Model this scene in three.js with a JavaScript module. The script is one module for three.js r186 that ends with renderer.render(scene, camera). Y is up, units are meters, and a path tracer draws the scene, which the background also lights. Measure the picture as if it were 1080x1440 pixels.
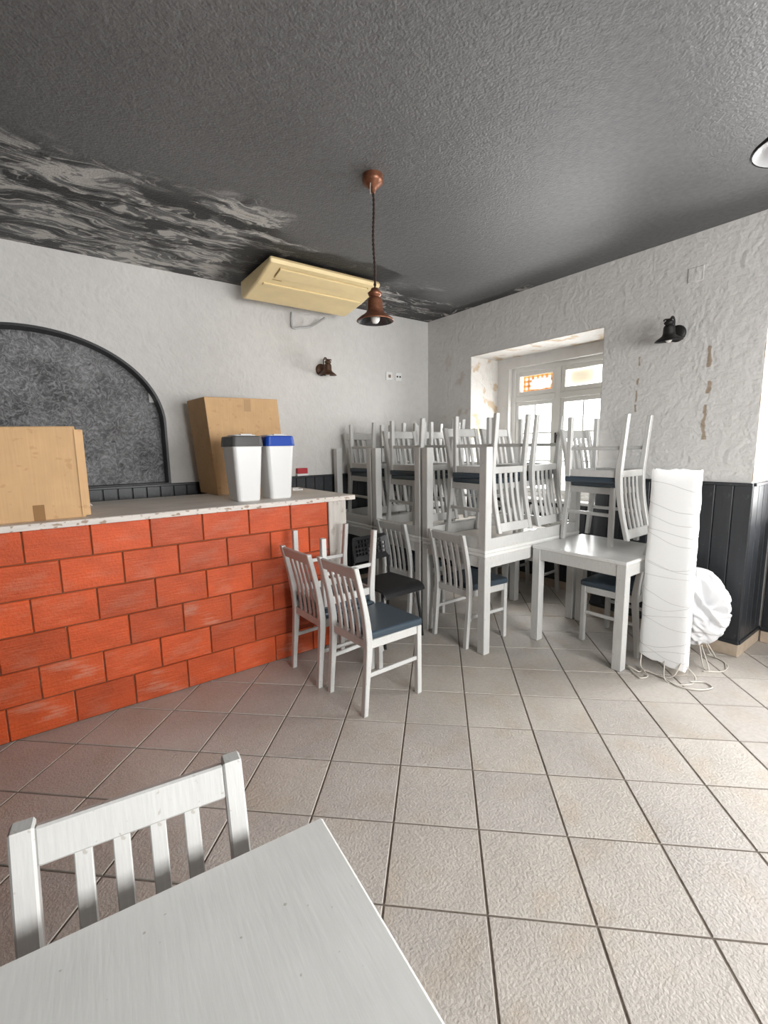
import * as THREE from 'three';
import { Brush, Evaluator, SUBTRACTION } from 'three-bvh-csg';
import { mergeGeometries } from 'three/addons/utils/BufferGeometryUtils.js';
import { RectAreaLightUniformsLib } from 'three/addons/lights/RectAreaLightUniformsLib.js';

// ---------------------------------------------------------------- camera, sky, light, exposure
RectAreaLightUniformsLib.init();
const scene = new THREE.Scene();
const camera = new THREE.PerspectiveCamera(96.312, 1080 / 1440, 0.02, 60);
camera.position.set(-3.87, 1.5356, 4.27);
camera.up.set(0.09771, 0.98976, -0.10402);
camera.lookAt(-3.87 + 0.5902, 1.5356 - 0.14179, 4.27 - 0.79471);
camera.updateMatrixWorld();
scene.add(camera);

const renderer = new THREE.WebGLRenderer({ antialias: true });
renderer.toneMapping = THREE.LinearToneMapping;
renderer.toneMappingExposure = 1.5;
renderer.shadowMap.enabled = true;

scene.background = new THREE.Color().setRGB(3.0, 3.05, 3.1);      // bright overcast sky
function daylight(name, w, h, intensity, pos, towards) {            // daylight standing in a window opening
  const l = new THREE.RectAreaLight(new THREE.Color().setRGB(0.99, 0.99, 0.985), intensity, w, h);
  l.name = name; l.position.set(...pos); l.lookAt(...towards); scene.add(l);
}
daylight('window_daylight', 1.15, 1.4, 12, [0.72, 1.66, 1.435], [-1, 1.66, 1.435]);
daylight('window_daylight_001', 1.15, 1.4, 27, [0.72, 1.66, 4.01], [-1, 1.66, 4.01]);
daylight('shopfront_daylight', 2.5, 1.5, 14.5, [-2.2, 1.66, 6.75], [-2.2, 1.66, 0]);

// ---------------------------------------------------------------- helpers
let seed = 12345;
const rnd = () => ((seed = (seed * 1664525 + 1013904223) >>> 0) / 4294967296);
const rr = (a, b) => a + (b - a) * rnd();
const V = (x, y, z) => new THREE.Vector3(x, y, z);
const lin = (r, g, b) => new THREE.Color().setRGB(r, g, b);

// periodic gradient noise
const PERM = new Uint8Array(512);
{ let s = 99; const r = () => ((s = (s * 1103515245 + 12345) >>> 0) / 4294967296);
  const p = [...Array(256).keys()]; for (let i = 255; i > 0; i--) { const j = (r() * (i + 1)) | 0; [p[i], p[j]] = [p[j], p[i]]; }
  for (let i = 0; i < 512; i++) PERM[i] = p[i & 255]; }
const GX = new Float32Array(256), GY = new Float32Array(256);
for (let i = 0; i < 256; i++) { GX[i] = Math.cos(i * 2.399963); GY[i] = Math.sin(i * 2.399963); }
function pn(x, y, px, py, sd = 0) {
  const xi = Math.floor(x), yi = Math.floor(y), xf = x - xi, yf = y - yi;
  const x0 = ((xi % px) + px) % px, x1 = (x0 + 1) % px, y0 = ((yi % py) + py) % py, y1 = (y0 + 1) % py;
  const h = (a, b) => PERM[(PERM[(a + sd * 37) & 255] + b) & 255];
  const u = xf * xf * xf * (xf * (xf * 6 - 15) + 10), v = yf * yf * yf * (yf * (yf * 6 - 15) + 10);
  const a = h(x0, y0), b = h(x1, y0), c = h(x0, y1), d = h(x1, y1);
  const n00 = GX[a] * xf + GY[a] * yf, n10 = GX[b] * (xf - 1) + GY[b] * yf, n01 = GX[c] * xf + GY[c] * (yf - 1), n11 = GX[d] * (xf - 1) + GY[d] * (yf - 1);
  const m = n00 + u * (n10 - n00), n = n01 + u * (n11 - n01);
  return (m + v * (n - m)) * 1.5;
}
function fbm(x, y, px, py, oct, sd = 0) { let s = 0, a = 0.5, f = 1; for (let i = 0; i < oct; i++) { s += a * pn(x * f, y * f, px * f, py * f, sd + i); a *= 0.5; f *= 2; } return s; }
const sm = (a, b, x) => { const t = Math.min(1, Math.max(0, (x - a) / (b - a))); return t * t * (3 - 2 * t); };
const mix = (a, b, t) => a + (b - a) * t;
const toS = (c) => (c <= 0.0031308 ? 12.92 * c : 1.055 * Math.pow(c, 1 / 2.4) - 0.055);
function colorTex(w, h, metresU, metresV, fn) {       // fn(u, v) -> linear rgb
  const d = new Uint8Array(w * h * 4);
  for (let j = 0; j < h; j++) for (let i = 0; i < w; i++) {
    const c = fn((i + 0.5) / w, (j + 0.5) / h), k = (j * w + i) * 4;
    for (let q = 0; q < 3; q++) d[k + q] = Math.max(0, Math.min(255, toS(Math.max(0, c[q])) * 255 + 0.5));
    d[k + 3] = 255;
  }
  const t = new THREE.DataTexture(d, w, h, THREE.RGBAFormat); t.colorSpace = THREE.SRGBColorSpace;
  return finish(t, metresU, metresV);
}
function grayTex(w, h, metresU, metresV, fn) {
  const d = new Uint8Array(w * h * 4);
  for (let j = 0; j < h; j++) for (let i = 0; i < w; i++) {
    const k = (j * w + i) * 4, c = Math.max(0, Math.min(255, fn((i + 0.5) / w, (j + 0.5) / h) * 255 + 0.5));
    d[k] = d[k + 1] = d[k + 2] = c; d[k + 3] = 255;
  }
  return finish(new THREE.DataTexture(d, w, h, THREE.RGBAFormat), metresU, metresV);
}
function finish(t, mu, mv) {
  t.magFilter = THREE.LinearFilter; t.minFilter = THREE.LinearMipmapLinearFilter; t.generateMipmaps = true;
  t.wrapS = t.wrapT = THREE.RepeatWrapping; t.repeat.set(1 / mu, 1 / mv); t.needsUpdate = true; return t;
}
// uv in metres from the dominant axis of each face
function triUV(g, ox = 0, oy = 0) {
  if (g.index) g = g.toNonIndexed();
  if (!g.attributes.normal) g.computeVertexNormals();
  const p = g.attributes.position, uv = new Float32Array(p.count * 2);
  const a = V(), b = V(), c = V(), e = V(), f = V();
  for (let i = 0; i < p.count; i += 3) {
    a.fromBufferAttribute(p, i); b.fromBufferAttribute(p, i + 1); c.fromBufferAttribute(p, i + 2);
    e.subVectors(b, a); f.subVectors(c, a); e.cross(f);
    const nx = Math.abs(e.x), ny = Math.abs(e.y), nz = Math.abs(e.z);
    [a, b, c].forEach((q, k) => {
      const [u, v] = ny >= nx && ny >= nz ? [q.x, q.z] : nx >= nz ? [q.z, q.y] : [q.x, q.y];
      uv[(i + k) * 2] = u + ox; uv[(i + k) * 2 + 1] = v + oy;
    });
  }
  g.setAttribute('uv', new THREE.BufferAttribute(uv, 2));
  for (const k of Object.keys(g.attributes)) if (!['position', 'normal', 'uv'].includes(k)) g.deleteAttribute(k);
  return g;
}
// box with chamfered edges, centred; 44 triangles
function cbox(w, h, d, c = 0.004, x = 0, y = 0, z = 0) {
  c = Math.min(c, w * 0.45, h * 0.45, d * 0.45);
  const H = [w / 2, h / 2, d / 2], pos = [];
  const pt = (s, ax) => { const q = [0, 1, 2].map((k) => s[k] * (k === ax ? H[k] : H[k] - c)); return q; };
  const tri = (p, q, r) => {
    const n = [(q[1] - p[1]) * (r[2] - p[2]) - (q[2] - p[2]) * (r[1] - p[1]), (q[2] - p[2]) * (r[0] - p[0]) - (q[0] - p[0]) * (r[2] - p[2]), (q[0] - p[0]) * (r[1] - p[1]) - (q[1] - p[1]) * (r[0] - p[0])];
    const m = [0, 1, 2].map((k) => p[k] + q[k] + r[k]);
    if (n[0] * m[0] + n[1] * m[1] + n[2] * m[2] < 0) pos.push(...p, ...r, ...q); else pos.push(...p, ...q, ...r);
  };
  const quad = (a, b, e, f) => { tri(a, b, e); tri(a, e, f); };
  const S = [-1, 1];
  for (let ax = 0; ax < 3; ax++) for (const s of S) {
    const [u, v] = [(ax + 1) % 3, (ax + 2) % 3];
    const mk = (a, b) => { const q = [0, 0, 0]; q[ax] = s; q[u] = a; q[v] = b; return pt(q, ax); };
    quad(mk(-1, -1), mk(1, -1), mk(1, 1), mk(-1, 1));
  }
  for (let ax = 0; ax < 3; ax++) for (const s of S) for (const t of S) {
    const [u, v] = [(ax + 1) % 3, (ax + 2) % 3];
    const mk = (a, face) => { const q = [0, 0, 0]; q[ax] = a; q[u] = s; q[v] = t; return pt(q, face); };
    quad(mk(-1, u), mk(1, u), mk(1, v), mk(-1, v));
  }
  for (const a of S) for (const b of S) for (const e of S) tri(pt([a, b, e], 0), pt([a, b, e], 1), pt([a, b, e], 2));
  const g = new THREE.BufferGeometry();
  g.setAttribute('position', new THREE.Float32BufferAttribute(pos, 3));
  g.computeVertexNormals(); g.translate(x, y, z);
  return g;
}
const bar = (x0, x1, y0, y1, z0, z1, c = 0.003) => cbox(x1 - x0, y1 - y0, z1 - z0, c, (x0 + x1) / 2, (y0 + y1) / 2, (z0 + z1) / 2);
function plainBox(x0, x1, y0, y1, z0, z1) { const g = new THREE.BoxGeometry(x1 - x0, y1 - y0, z1 - z0); g.translate((x0 + x1) / 2, (y0 + y1) / 2, (z0 + z1) / 2); return g.toNonIndexed(); }
function extrude(shape, depth, bevel = 0, seg = 1, curve = 12) {
  const g = new THREE.ExtrudeGeometry(shape, { depth: depth - 2 * bevel, bevelEnabled: bevel > 0, bevelThickness: bevel, bevelSize: bevel, bevelOffset: -bevel, bevelSegments: seg, curveSegments: curve });
  g.translate(0, 0, bevel); return g;
}
function poly(pts) { const s = new THREE.Shape(); pts.forEach(([x, y], i) => (i ? s.lineTo(x, y) : s.moveTo(x, y))); s.closePath(); return s; }
function tube(pts, r, seg = 24, rad = 8, closed = false) { return new THREE.TubeGeometry(new THREE.CatmullRomCurve3(pts.map((p) => V(...p)), closed), seg, r, rad, closed); }
function lathe(pts, seg = 40) { return new THREE.LatheGeometry(pts.map(([r, y]) => new THREE.Vector2(r, y)), seg); }
const rot = (g, ax, a) => (ax === 'x' ? g.rotateX(a) : ax === 'y' ? g.rotateY(a) : g.rotateZ(a));
const names = {};
function numbered(n) { const k = names[n] = (names[n] ?? -1) + 1; return k ? `${n}_${String(k).padStart(3, '0')}` : n; }
function mesh(name, geos, mat, parent, tri = true) {
  const list = (Array.isArray(geos) ? geos : [geos]).map((g) => { g = g.index ? g.toNonIndexed() : g; if (!g.attributes.normal) g.computeVertexNormals(); return tri ? triUV(g) : g; });
  const g = list.length > 1 ? mergeGeometries(list) : list[0];
  const m = new THREE.Mesh(g, mat); m.castShadow = m.receiveShadow = true;
  m.name = name; if (parent) parent.add(m);
  return m;
}
function thing(name, label, category, pos = [0, 0, 0], turn = 0, group) {
  const o = new THREE.Group(); o.name = numbered(name); o.position.set(...pos); o.rotation.y = turn;
  o.userData = { label, category }; if (group) o.userData.group = group; scene.add(o); return o;
}
function single(name, geos, mat, label, category, group) {
  const m = mesh(numbered(name), geos, mat, scene); m.userData = { label, category }; if (group) m.userData.group = group; return m;
}
function struct(name, geos, mat, label, category) {
  const m = mesh(name, geos, mat, scene); m.userData = { kind: 'structure', label, category }; return m;
}
function structGroup(name, label, category, pos = [0, 0, 0], turn = 0) {
  const o = new THREE.Group(); o.name = name; o.position.set(...pos); o.rotation.y = turn; o.userData = { kind: 'structure', label, category }; scene.add(o); return o;
}
const std = (o) => new THREE.MeshStandardMaterial(o);
const phys = (o) => new THREE.MeshPhysicalMaterial(o);

// ---------------------------------------------------------------- materials
const plasterBump = grayTex(1024, 1024, 1.3, 1.3, (u, v) => {
  const w = 0.6 * fbm(u * 4, v * 4, 4, 4, 3, 5);
  const stroke = pn((u * 13 + w * 2.6), (v * 13 - w * 2), 13, 13, 3);
  const stroke2 = pn(u * 30 + w * 6, v * 24 + w * 4, 30, 24, 8);
  return 0.42 + 0.15 * sm(-0.35, 0.5, stroke) + 0.2 * stroke2 + 0.22 * fbm(u * 56, v * 56, 56, 56, 3, 11);
});
const ceilingBump = grayTex(1024, 1024, 0.9, 0.9, (u, v) => 0.5 + 0.3 * fbm(u * 26, v * 26, 26, 26, 2, 21) + 0.45 * fbm(u * 75, v * 75, 75, 75, 3, 25) + 0.12 * fbm(u * 6, v * 6, 6, 6, 2, 2));
function plasterMap(w, h, mu, mv, extra) {
  return colorTex(w, h, mu, mv, (u, v) => {
    const x = u * mu, y = v * mv;
    const n = fbm(x * 1.3, y * 1.3, 64, 64, 4, 31), f = fbm(x * 14, y * 14, 256, 256, 2, 35);
    const k = 1 + 0.1 * n + 0.06 * f;
    const c = [0.6 * k, 0.585 * k, 0.565 * k];
    return extra ? extra(x, y, c) : c;
  });
}
const wallMat = std({ map: plasterMap(512, 512, 4, 4), bumpMap: plasterBump, bumpScale: 0.009, roughness: 0.9 });
// plaster of the window wall: chipped brown drips and a few brown patches near the window
const drips = [[2.468, 2.2, 1.74, 0.008], [2.957, 2.2, 1.46, 0.015]];
const rightMap = plasterMap(2048, 1024, 6.6, 3.3, (x, y, c) => {
  let m = 0;
  for (const [z, y1, y0, w] of drips) {
    if (y > y0 && y < y1) {
      const off = 0.02 * pn(y * 7, z * 3, 256, 256, 41) + 0.006 * fbm(y * 40, x * 40, 256, 256, 2, 42), ww = w * (0.6 + 1.1 * fbm(y * 16, x * 12, 256, 256, 3, 43));
      const gap = pn(y * 11.3, z * 5 + 0.7, 256, 256, 47) > 0.02 ? 1 : 0;
      m = Math.max(m, gap * sm(ww + 0.006, ww - 0.002, Math.abs(x - z - off)));
    }
  }
  const p = sm(0.16, 0.42, fbm(x * 5, y * 5, 256, 256, 4, 51)) * sm(0.15, 0.35, x) * sm(0.95, 0.6, x) * sm(1.2, 1.7, y) * sm(2.75, 2.3, y);
  c = [mix(c[0], 0.42, p * 0.5), mix(c[1], 0.34, p * 0.5), mix(c[2], 0.26, p * 0.5)];
  return [mix(c[0], 0.34, m), mix(c[1], 0.275, m), mix(c[2], 0.205, m)];
});
const wallRightMat = std({ map: rightMap, bumpMap: plasterBump, bumpScale: 0.009, roughness: 0.9 });
const revealMat = std({ map: colorTex(512, 512, 1.2, 1.2, (u, v) => { const n = fbm(u * 7, v * 7, 7, 7, 4, 53), m = sm(0.08, 0.3, n) * 0.8; const k = 1 + 0.1 * fbm(u * 20, v * 20, 20, 20, 3, 55); return [mix(0.56 * k, 0.42, m), mix(0.54 * k, 0.31, m), mix(0.51 * k, 0.19, m)]; }), bumpMap: plasterBump, bumpScale: 0.01, roughness: 0.9 });

// ceiling paint: charcoal, scraped along the bar wall where the old grey coat shows
const ceilMap = colorTex(2048, 2048, 6.4, 6.4, (u, v) => {
  const x = u * 6.4 - 5.8, z = v * 6.4;
  const n = fbm(x * 1.1, z * 1.1, 256, 256, 3, 61);
  const fine = fbm(x * 30, z * 30, 256, 256, 2, 65);
  let b = 0.112 * (1 + 0.28 * n + 0.3 * fine);
  let c = [b, b * 1.0, b * 1.0];
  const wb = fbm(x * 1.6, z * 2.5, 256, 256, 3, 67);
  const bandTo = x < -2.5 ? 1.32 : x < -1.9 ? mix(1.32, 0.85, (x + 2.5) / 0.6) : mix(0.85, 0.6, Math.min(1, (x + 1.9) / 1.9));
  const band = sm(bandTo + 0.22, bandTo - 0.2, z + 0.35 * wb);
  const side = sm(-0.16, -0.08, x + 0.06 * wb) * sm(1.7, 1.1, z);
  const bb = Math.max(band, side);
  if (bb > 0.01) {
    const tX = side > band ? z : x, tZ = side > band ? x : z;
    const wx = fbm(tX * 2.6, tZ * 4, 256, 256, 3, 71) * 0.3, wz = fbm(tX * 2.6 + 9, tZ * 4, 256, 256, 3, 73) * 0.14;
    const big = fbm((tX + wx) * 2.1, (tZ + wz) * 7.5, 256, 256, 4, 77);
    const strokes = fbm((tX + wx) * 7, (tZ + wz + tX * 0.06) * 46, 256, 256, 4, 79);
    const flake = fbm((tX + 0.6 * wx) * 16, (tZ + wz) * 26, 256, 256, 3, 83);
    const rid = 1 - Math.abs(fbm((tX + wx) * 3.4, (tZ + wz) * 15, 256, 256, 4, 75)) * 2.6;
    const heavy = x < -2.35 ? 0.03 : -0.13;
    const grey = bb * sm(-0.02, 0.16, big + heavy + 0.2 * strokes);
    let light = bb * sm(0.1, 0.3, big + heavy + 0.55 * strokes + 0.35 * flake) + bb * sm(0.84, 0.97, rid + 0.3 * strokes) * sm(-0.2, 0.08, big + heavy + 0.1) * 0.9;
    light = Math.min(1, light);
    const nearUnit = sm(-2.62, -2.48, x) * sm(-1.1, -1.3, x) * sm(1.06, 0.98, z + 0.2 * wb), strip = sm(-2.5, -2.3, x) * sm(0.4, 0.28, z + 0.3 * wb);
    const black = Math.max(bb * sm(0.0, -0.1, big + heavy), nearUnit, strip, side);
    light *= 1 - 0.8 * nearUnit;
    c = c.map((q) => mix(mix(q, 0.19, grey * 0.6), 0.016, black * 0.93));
    c = [mix(c[0], 0.54, light * 0.88), mix(c[1], 0.515, light * 0.88), mix(c[2], 0.48, light * 0.88)];
  }
  return c;
});
ceilMap.offset.set(5.8 / 6.4, 0);
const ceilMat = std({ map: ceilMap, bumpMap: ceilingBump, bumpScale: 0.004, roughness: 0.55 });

const tileMap = colorTex(1024, 1024, 1.9, 1.9, (u, v) => {
  const n = fbm(u * 5, v * 5, 5, 5, 4, 81), b = fbm(u * 9 + 3, v * 9, 9, 9, 3, 85), g = fbm(u * 90, v * 90, 90, 90, 2, 87);
  const k = 1 + 0.16 * n + 0.16 * g, br = sm(0.0, 0.4, b);
  return [mix(0.46, 0.45, br) * k, mix(0.425, 0.4, br) * k, mix(0.385, 0.345, br) * k];
});
const tileBump = grayTex(1024, 1024, 0.6, 0.6, (u, v) => 0.5 + 0.5 * fbm(u * 60, v * 60, 60, 60, 3, 91) + 0.25 * fbm(u * 12, v * 12, 12, 12, 2, 93));
const tileTints = [[1, 1, 1], [0.95, 0.95, 0.96], [1.03, 1.025, 1.01], [0.98, 0.975, 0.965]];
const tileMats = tileTints.map((t) => std({ map: tileMap, color: lin(...t), bumpMap: tileBump, bumpScale: 0.003, roughness: 0.55 }));
const groutMat = std({ map: colorTex(256, 256, 0.7, 0.7, (u, v) => { const k = 1 + 0.4 * fbm(u * 30, v * 30, 30, 30, 3, 95); return [0.17 * k, 0.14 * k, 0.115 * k]; }), roughness: 0.95 });

const brickTex = (sd, scuff) => colorTex(512, 512, 0.8, 0.8, (u, v) => {
  const n = fbm(u * 4, v * 5, 4, 5, 4, sd), s = fbm(u * 5, v * 80, 5, 80, 3, sd + 4), p = fbm(u * 40, v * 40, 40, 40, 2, sd + 7);
  const k = 1 + 0.3 * n + 0.14 * s + 0.12 * p;
  const w = scuff * sm(0.1, 0.5, fbm(u * 3, v * 6, 3, 6, 4, sd + 9) + 0.35 * s) * 0.4;
  const wear = sm(0.12, 0.45, s) * 0.1;
  let c = [0.57 * k, 0.082 * k, 0.014 * k];
  c = [mix(c[0], 0.5, wear), mix(c[1], 0.2, wear), mix(c[2], 0.11, wear)];
  return [mix(c[0], 0.56, w), mix(c[1], 0.34, w), mix(c[2], 0.25, w)];
});
const brickBump = grayTex(512, 512, 0.5, 0.5, (u, v) => 0.5 + 0.3 * fbm(u * 5, v * 60, 5, 60, 3, 101) + 0.35 * fbm(u * 40, v * 40, 40, 40, 3, 103));
const brickMats = [[110, 0.25], [120, 0.4]].flatMap(([sd, sc]) => { const t = brickTex(sd, sc); return [1.0, 0.88, 0.78].map((k) => std({ map: t, color: lin(k, k * 0.97, k * 0.95), bumpMap: brickBump, bumpScale: 0.003, roughness: 0.6 })); });
const scuffTex = brickTex(130, 1);
const brickScuffMats = [1.0, 0.85].map((k) => std({ map: scuffTex, color: lin(k, k, k), bumpMap: brickBump, bumpScale: 0.003, roughness: 0.6 }));
const mortarMat = std({ color: lin(0.2, 0.085, 0.045), bumpMap: brickBump, bumpScale: 0.004, roughness: 0.95 });

const paintMap = colorTex(1024, 1024, 0.8, 0.8, (u, v) => {
  const n = fbm(u * 6, v * 6, 6, 6, 3, 141), s = fbm(u * 60, v * 7, 60, 7, 3, 143), d = fbm(u * 46, v * 46, 46, 46, 3, 145);
  const k = 1 + 0.07 * n + 0.07 * s, wear = sm(0.36, 0.52, d) * 0.5;
  return [mix(0.555 * k, 0.28, wear), mix(0.55 * k, 0.24, wear), mix(0.53 * k, 0.18, wear)];
});
const paintBump = grayTex(512, 512, 0.4, 0.4, (u, v) => 0.5 + 0.4 * fbm(u * 50, v * 6, 50, 6, 3, 147));
const chairPaint = std({ map: paintMap, bumpMap: paintBump, bumpScale: 0.0006, roughness: 0.36 });
const tablePaint = std({ map: paintMap, bumpMap: paintBump, bumpScale: 0.0005, roughness: 0.3 });
const topMap = colorTex(1024, 1024, 0.9, 0.9, (u, v) => {
  const n = fbm(u * 3, v * 5, 3, 5, 4, 151), s = fbm(u * 40, v * 5, 40, 5, 3, 153), d = fbm(u * 55, v * 55, 55, 55, 2, 155);
  const k = 1 + 0.09 * n + 0.05 * s, sp = sm(0.46, 0.54, d) * 0.55;
  return [mix(0.72 * k, 0.3, sp), mix(0.715 * k, 0.27, sp), mix(0.69 * k, 0.2, sp)];
});
const topPaint = std({ map: topMap, bumpMap: paintBump, bumpScale: 0.0003, roughness: 0.27 });
const underMat = std({ map: colorTex(512, 512, 0.8, 0.8, (u, v) => { const s = fbm(u * 4, v * 40, 4, 40, 4, 157), n = fbm(u * 5, v * 5, 5, 5, 3, 159); const k = 1 + 0.2 * s + 0.2 * n; return [0.5 * k, 0.46 * k, 0.41 * k]; }), roughness: 0.6 });
const vinylMat = phys({ color: lin(0.04, 0.06, 0.08), roughness: 0.3, bumpMap: grayTex(256, 256, 0.12, 0.12, (u, v) => 0.5 + 0.5 * fbm(u * 40, v * 40, 40, 40, 2, 161)), bumpScale: 0.0004 });
const blackPlastic = std({ color: lin(0.016, 0.016, 0.017), roughness: 0.42 });
const blackMetal = std({ color: lin(0.015, 0.015, 0.016), roughness: 0.4, metalness: 0.3 });

const wainTex = colorTex(512, 512, 1.0, 1.0, (u, v) => { const s = fbm(u * 60, v * 4, 60, 4, 4, 171), d = sm(0.34, 0.46, fbm(u * 22, v * 13, 22, 13, 4, 173)); const k = 1 + 0.35 * s; return [mix(0.02 * k, 0.12, d * 0.3), mix(0.022 * k, 0.12, d * 0.3), mix(0.0255 * k, 0.12, d * 0.3)]; });
const wainMats = [1, 0.85, 1.18].map((k) => std({ map: wainTex, color: lin(k, k, k), roughness: 0.42, bumpMap: paintBump, bumpScale: 0.001 }));
const baseTileMat = std({ map: colorTex(256, 256, 0.7, 0.7, (u, v) => { const k = 1 + 0.25 * fbm(u * 12, v * 12, 12, 12, 4, 175); return [0.46 * k, 0.37 * k, 0.28 * k]; }), roughness: 0.55 });
const archMap = colorTex(1024, 1024, 1.5, 1.5, (u, v) => {
  const wx = fbm(u * 14, v * 14, 14, 14, 3, 181), wy = fbm(u * 14 + 4, v * 14, 14, 14, 3, 183);
  const r = Math.abs(fbm(u * 34 + wx * 3.4, v * 34 + wy * 3.4, 34, 34, 2, 185)), q = fbm(u * 60 + wx * 2, v * 60 + wy * 2, 60, 60, 3, 187), n = fbm(u * 5, v * 5, 5, 5, 3, 189);
  const l = sm(0.2, 0.0, r) * 0.45 + sm(-0.15, 0.4, q) * 0.55, spot = sm(0.34, 0.46, fbm(u * 26 + wx, v * 26, 26, 26, 3, 190));
  const k = mix(0.085 + 0.2 * l + 0.12 * n, 0.03, spot * 0.85);
  return [k, k, k * 1.02];
});
const archMat = std({ map: archMap, roughness: 0.55, bumpMap: ceilingBump, bumpScale: 0.004 });
const blackTrim = std({ color: lin(0.014, 0.014, 0.015), roughness: 0.45 });
const counterTopMat = std({ map: colorTex(1024, 512, 1.6, 0.8, (u, v) => { const s = fbm(u * 5, v * 44, 5, 44, 4, 191), n = fbm(u * 6, v * 4, 6, 4, 4, 193), sp = sm(0.3, 0.45, fbm(u * 26, v * 20, 26, 20, 3, 195)); const k = 1 + 0.25 * s + 0.2 * n; return [mix(0.7 * k, 0.76, sp * 0.5), mix(0.65 * k, 0.72, sp * 0.5), mix(0.6 * k, 0.68, sp * 0.5)]; }), roughness: 0.55 });
const counterEdgeMat = std({ map: colorTex(512, 512, 0.9, 0.9, (u, v) => { const s = fbm(u * 9, v * 60, 9, 60, 4, 197), d = sm(0.14, 0.3, fbm(u * 20, v * 34, 20, 34, 4, 199)); const k = 1 + 0.16 * s; return [mix(0.63 * k, 0.33, d), mix(0.58 * k, 0.24, d), mix(0.53 * k, 0.17, d)]; }), roughness: 0.6 });
const postMat = std({ map: colorTex(512, 512, 0.7, 0.7, (u, v) => { const s = fbm(u * 40, v * 5, 40, 5, 4, 201), d = sm(0.2, 0.42, fbm(u * 14, v * 9, 14, 9, 4, 203)); const k = 1 + 0.18 * s; return [mix(0.5 * k, 0.3, d * 0.6), mix(0.47 * k, 0.26, d * 0.6), mix(0.43 * k, 0.21, d * 0.6)]; }), roughness: 0.65 });
const cardTex = colorTex(512, 512, 0.6, 0.6, (u, v) => { const s = fbm(u * 70, v * 3, 70, 3, 2, 211), n = fbm(u * 4, v * 4, 4, 4, 4, 213), w = sm(0.28, 0.4, fbm(u * 9, v * 14, 9, 14, 3, 215)); const k = 1 + 0.1 * s + 0.12 * n; return [mix(0.56 * k, 0.44, w * 0.5), mix(0.35 * k, 0.25, w * 0.5), mix(0.175 * k, 0.11, w * 0.5)]; });
const cardMat = std({ map: cardTex, roughness: 0.75 });
const tapeMat = std({ color: lin(0.24, 0.11, 0.02), roughness: 0.55 });
const whitePlastic = std({ color: lin(0.74, 0.74, 0.73), roughness: 0.3 });
const greyLid = std({ color: lin(0.085, 0.082, 0.08), roughness: 0.22 });
const blueLid = std({ color: lin(0.006, 0.055, 0.36), roughness: 0.25 });
const creamMat = std({ map: colorTex(256, 256, 1, 1, (u, v) => { const k = 1 + 0.1 * fbm(u * 5, v * 9, 5, 9, 4, 221); return [0.8 * k, 0.63 * k, 0.34 * k]; }), roughness: 0.42 });
const creamDark = std({ color: lin(0.36, 0.25, 0.1), roughness: 0.5 });
const copperMat = std({ map: colorTex(256, 256, 0.2, 0.2, (u, v) => { const k = 1 + 0.6 * fbm(u * 9, v * 9, 9, 9, 4, 225); return [0.19 * k, 0.075 * k, 0.04 * k]; }), roughness: 0.36, metalness: 0.55 });
const rustMat = std({ map: colorTex(256, 256, 0.2, 0.2, (u, v) => { const k = 1 + 0.6 * fbm(u * 10, v * 10, 10, 10, 4, 227); return [0.085 * k, 0.042 * k, 0.024 * k]; }), roughness: 0.5, metalness: 0.4 });
const darkIron = std({ color: lin(0.02, 0.018, 0.017), roughness: 0.5, metalness: 0.4 });
const shadeInside = std({ color: lin(0.03, 0.03, 0.032), roughness: 0.25 });
const enamelInside = std({ color: lin(0.36, 0.36, 0.36), roughness: 0.25 });
const bulbMat = std({ color: lin(0.75, 0.73, 0.7), roughness: 0.15 });
const cordMat = std({ color: lin(0.03, 0.014, 0.01), roughness: 0.7 });
const paperMat = phys({ color: lin(0.88, 0.88, 0.87), roughness: 0.95, transmission: 0.3, thickness: 0, bumpMap: grayTex(512, 512, 0.5, 0.5, (u, v) => 0.5 + 0.4 * fbm(u * 6, v * 6, 6, 6, 4, 231) + 0.12 * fbm(u * 60, v * 60, 60, 60, 2, 233)), bumpScale: 0.004 });
const wireMat = std({ color: lin(0.6, 0.56, 0.5), roughness: 0.4, metalness: 0.2 });
const silkMat = std({ color: lin(0.66, 0.66, 0.67), roughness: 0.38 });
const windowPaint = std({ color: lin(0.66, 0.65, 0.62), roughness: 0.4 });
const glassMat = phys({ color: lin(1, 1, 1), roughness: 0.0, transmission: 1, thickness: 0, ior: 1.5 });
const cableMat = std({ color: lin(0.42, 0.42, 0.42), roughness: 0.5 });
const darkHole = std({ color: lin(0.03, 0.03, 0.03), roughness: 0.8 });

// ---------------------------------------------------------------- room shell
const CH = 2.99, XL = -5.6, ZF = 6.4, ND = 0.45, WT = 0.62;   // ceiling height, far walls, niche depth, window-wall thickness
const N1 = [0.69, 2.18], N2 = [3.265, 4.755], NT = 2.49;        // the two window niches
struct('ceiling', plainBox(XL - 0.2, WT, CH, CH + 0.16, -0.25, ZF + 0.2), ceilMat, 'charcoal painted rough ceiling with scraped pale streaks along the bar wall', 'ceiling');

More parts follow.
